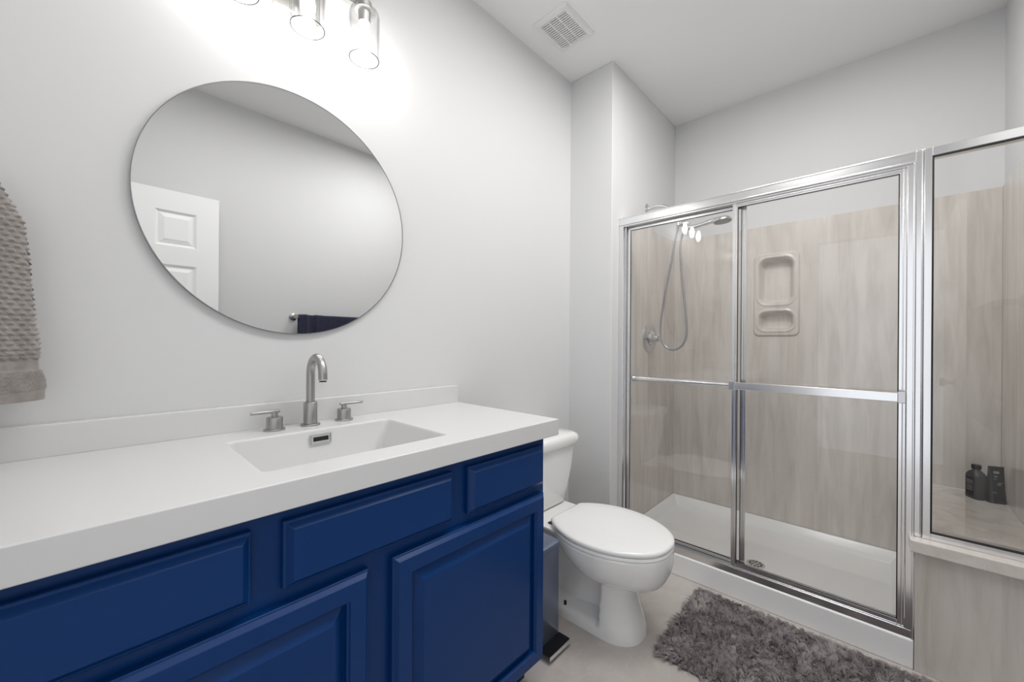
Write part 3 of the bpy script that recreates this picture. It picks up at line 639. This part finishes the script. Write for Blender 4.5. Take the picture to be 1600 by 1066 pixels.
bm = loft(B(), [rt(0.0185, 0.028, 0.024, 0.0135), rt(0.01350, 0.0275, 0.06, 0.016), rt(0.0115, 0.0265, 0.11, 0.011), rt(0.003, 0.0255, 0.150, 0.003), rt(0.0018, 0.0255, 0.158, 0.0018)])
fin('tube_body', bm, M['tube'], tu, smooth=45)
fin('tube_cap', loft(B(), [rt(0.0190, 0.0285, 0, 0.01355), rt(0.0195, 0.029, 0.003, 0.018), rt(0.0190, 0.0285, 0.0235, 0.01355)]), M['black'], tu, smooth=45)
def tf(u, v_, z):
    hu = 0.0170-0.0055*sst(0.06, 0.11, z) if z < 0.11 else 0.0115-0.0085*(z-0.11)/0.04
    return tl(-hu-0.0006+u, v_, z)
for z, a, b_, t in ((0.128, -0.006, 0.012, 0.010), (0.114, 0.0, 0.012, 0.004), (0.104, 0.004, 0.014, 0.002), (0.088, -0.014, 0.002, 0.0022), (0.080, -0.008, 0.004, 0.004), (0.046, 0.006, 0.020, 0.0022)):
    bm = B(); plate(bm, tf, 0, a, b_, z, z+t, 0.0006); o = fin('printed_mark', bm, M['ink'], tu); o['label'] = 'small pale printed mark'

# ------------------------------------------------------------------ towels
def weave(u, v_):
    a = math.sin(u*2*PI/0.0135+ (PI if int(math.floor(v_/0.0105)) % 2 else 0)); b_ = math.sin(v_*2*PI/0.0105)
    return max(0, 0.5+0.5*a)**0.7*max(0, 0.55+0.45*b_)
TX, TY = -0.200, -0.075
tr_ = thing('towel_hook', (TX, 0, 1.53), 'small nickel wall hook carrying the taupe hand towel', 'hook')
fin('rosette', lathe(B(), (TX, -0.0005, 1.535), (0, -1, 0), [(0.020, 0), (0.020, 0.005), (0.008, 0.008), (0, 0.008)], 24), M['nickel'], tr_, smooth=40)
fin('peg', tube(B(), spline([(TX, -0.006, 1.535), (TX, -0.03, 1.520), (TX, -0.048, 1.519), (TX, -0.056, 1.530)], 6), 0.006, 12), M['nickel'], tr_, smooth=60)
ht = thing('hand_towel', (TX, TY, 1.06), 'taupe waffle-weave hand towel hanging left of the mirror', 'towel')
edge = [(1.045, 0.1355), (1.075, 0.1360), (1.085, 0.1355), (1.115, 0.1290), (1.14, 0.1282), (1.25, 0.118), (1.32, 0.1135), (1.38, 0.109), (1.42, 0.1045), (1.445, 0.094), (1.468, 0.084), (1.490, 0.075), (1.508, 0.062), (1.516, 0.050)]
def hwid(z):
    for (a, wa), (b_, wb) in zip(edge, edge[1:]):
        if a <= z <= b_: return wa+(wb-wa)*sst(a, b_, z)*0.5+(wb-wa)*((z-a)/(b_-a))*0.5
    return edge[0][1] if z < edge[0][0] else edge[-1][1]
bm = B(); nzt, nu = 300, 440; rings = []
for j in range(nzt+1):
    z0 = 1.047+(1.516-1.047)*j/nzt; hw = hwid(z0); r = []
    th = 0.026+0.010*sst(1.40, 1.08, z0)
    if z0 > 1.49: th *= math.sqrt(max(0.05, 1-((z0-1.49)/0.027)**2))
    for i in range(nu):
        a = 2*PI*i/nu; cx = math.copysign(abs(math.cos(a))**0.75, math.cos(a)); sy = math.copysign(abs(math.sin(a))**0.75, math.sin(a))
        x = hw*cx; y = th*sy
        fold = 0.0065*math.sin(x*62+z0*5)*(1-abs(cx)**4)+0.004*math.sin(x*120-z0*9)
        if sy < 0: y += fold
        u = (i/nu)*2*(hw*2+th); p = weave(x if sy < 0 else -x, z0)
        if z0 < 1.068: k = 0.0004
        elif z0 < 1.112: p = random.random(); k = 0.0022
        elif z0 < 1.136: k = 0.0; p = 0
        else: k = 0.0048
        if 1.110 < z0 < 1.138: y *= 0.93; x *= 0.985
        nx_, ny_ = cx, sy; ln = math.hypot(nx_, ny_) or 1
        zz = z0+0.055*(cx*hw)*(1-sst(1.05, 1.30, z0))
        r.append((TX+x+nx_/ln*k*p, TY+y+ny_/ln*k*p, zz))
    rings.append(r)
loft(bm, rings)
fin('terry', bm, M['towel'], ht, smooth=70)
bm = tube(B(), [(TX+0.046, TY-0.012, 1.056), (TX+0.050, TY-0.014, 1.044), (TX+0.053, TY-0.014, 1.041), (TX+0.055, TY-0.012, 1.049)], 0.0028, 10); o = fin('hanging_tab', bm, M['gasket'], ht, smooth=60); o['label'] = 'small black tab at the hem'

tbar = thing('towel_bar', (1.3, YW, 1.36), 'nickel towel bar on the right wall, seen in the mirror', 'towel bar')
BYc, BZc = -1.722, 1.356
fin('bar', tube(B(), [(1.0, BYc, BZc), (1.62, BYc, BZc)], 0.009, 16), M['nickel'], tbar, smooth=50)
for x in (1.006, 1.614): fin('post', lathe(B(), (x, YW+0.0005, BZc), (0, 1, 0), [(0.026, 0), (0.026, 0.006), (0.013, 0.012), (0.013, 0.05), (0.016, 0.058), (0.014, 0.072), (0, 0.073)], 20), M['nickel'], tbar, smooth=40)
bm = B(); rows_ = []
for i in range(141):
    x = 1.024+(1.56-1.024)*i/140; e = 0.006*math.exp(-((x-1.075)/0.012)**2)+0.007*math.exp(-((x-1.145)/0.010)**2)+0.004*math.sin(x*55)*math.exp(-((x-1.1)/0.12)**2)
    prof = []
    for q in [0.82+0.045*k for k in range(12)]: prof.append((BYc+0.015+e*1.2, q))
    for k in range(0, 9):
        a = PI*k/8; prof.append((BYc+(0.0155+e*0.8)*math.cos(a), BZc+0.002+(0.0145+e*0.4)*math.sin(a)))
    for q in [1.31-0.045*k for k in range(9)]: prof.append((BYc-0.0155, q))
    inner = [(y-0.005*(1 if y > BYc else -1)*abs((y-BYc)/0.0155)**0.5, z-(0.005 if z > BZc+0.003 else 0)) for y, z in prof]
    rows_.append([(x, y, z) for y, z in prof]+[(x, y, z) for y, z in inner[::-1]])
loft(bm, rows_)
tag(fin('bath_towel', bm, M['navy_towel'], smooth=70), 'dark navy bath towel draped on the bar, seen in the mirror', 'towel')

# ------------------------------------------------------------------ bath rug
rg = thing('bath_rug', (1.72, -1.13, 0), 'shaggy dark grey bath rug on the floor before the shower curb', 'rug')
gx0, gx1, gy0, gy1 = 1.472, 1.994, -1.560, -0.735
fin('backing', loft(B(), [[(x, y, z) for x, y in rrect((gx0+gx1)/2, (gy0+gy1)/2, (gx1-gx0)/2, (gy1-gy0)/2, 0.03, 5)] for z in (0.0005, 0.008)]), M['backing'], rg)
from mathutils import noise as mn
verts, faces = [], []
ox, oy = ORG[rg.name].x, ORG[rg.name].y
NS = 95000
clump = {}
def clump_of(x, y):
    best = None; i0, j0 = int(math.floor(x/0.0135)), int(math.floor(y/0.0135))
    for i in (i0-1, i0, i0+1):
        for j in (j0-1, j0, j0+1):
            if (i, j) not in clump:
                c = ((i+random.random())*0.0135, (j+random.random())*0.0135)
                p1 = Vector((c[0]*11, c[1]*11, 3)); a = 2*PI*random.random()
                d = (1.2*mn.noise(p1)+0.5*math.cos(a), 1.2*mn.noise(p1+Vector((31, 7, 0)))+0.5*math.sin(a))
                clump[(i, j)] = (c[0], c[1], d[0], d[1], random.uniform(0.85, 1.15))
            c = clump[(i, j)]; q = (c[0]-x)**2+(c[1]-y)**2
            if best is None or q < best[0]: best = (q, c)
    return best[1]
for s in range(NS):
    x = random.uniform(gx0, gx1); y = random.uniform(gy0, gy1)
    d = sd(x, y, (gx0+gx1)/2, (gy0+gy1)/2, (gx1-gx0)/2, (gy1-gy0)/2, 0.03)
    if d > 0: continue
    c = clump_of(x, y); ed = sst(-0.03, 0, d)
    dxn = c[2]+random.gauss(0, 0.2)+ed*0.5*(1 if x > (gx0+gx1)/2 else -1)*(abs(x-(gx0+gx1)/2) > 0.2)
    dyn = c[3]+random.gauss(0, 0.2)+ed*0.5*(1 if y > (gy0+gy1)/2 else -1)*(abs(y-(gy0+gy1)/2) > 0.36)
    ln = random.uniform(0.029, 0.036)*c[4]; wd = random.uniform(0.0008, 0.0015)
    a = random.random()*PI; wx, wy = math.cos(a)*wd, math.sin(a)*wd
    hz = ln*0.82*(1-0.3*ed)
    mx_, my_ = x+(c[0]-x)*0.30+dxn*ln*0.22, y+(c[1]-y)*0.30+dyn*ln*0.22
    tx_, ty_ = x+(c[0]-x)*0.5+dxn*ln*0.66, y+(c[1]-y)*0.5+dyn*ln*0.66
    mx_ = min(mx_, 2.04); tx_ = min(tx_, 2.04); dr_ = min(0.5, 0.30*math.hypot(dxn, dyn)**2)
    b0 = len(verts)
    verts += [(x-wx-ox, y-wy-oy, 0.007), (x+wx-ox, y+wy-oy, 0.007), (mx_-wx*0.95-ox, my_-wy*0.95-oy, hz*0.62), (mx_+wx*0.95-ox, my_+wy*0.95-oy, hz*0.62), (tx_-ox, ty_-oy, hz*(1.0-dr_))]
    faces += [(b0, b0+1, b0+3, b0+2), (b0+2, b0+3, b0+4)]
me = bpy.data.meshes.new('pile'); me.from_pydata(verts, [], faces); me.materials.append(M['pile']); me.update()
o = bpy.data.objects.new('pile', me); COL.objects.link(o); o.parent = rg; o['kind'] = 'stuff'
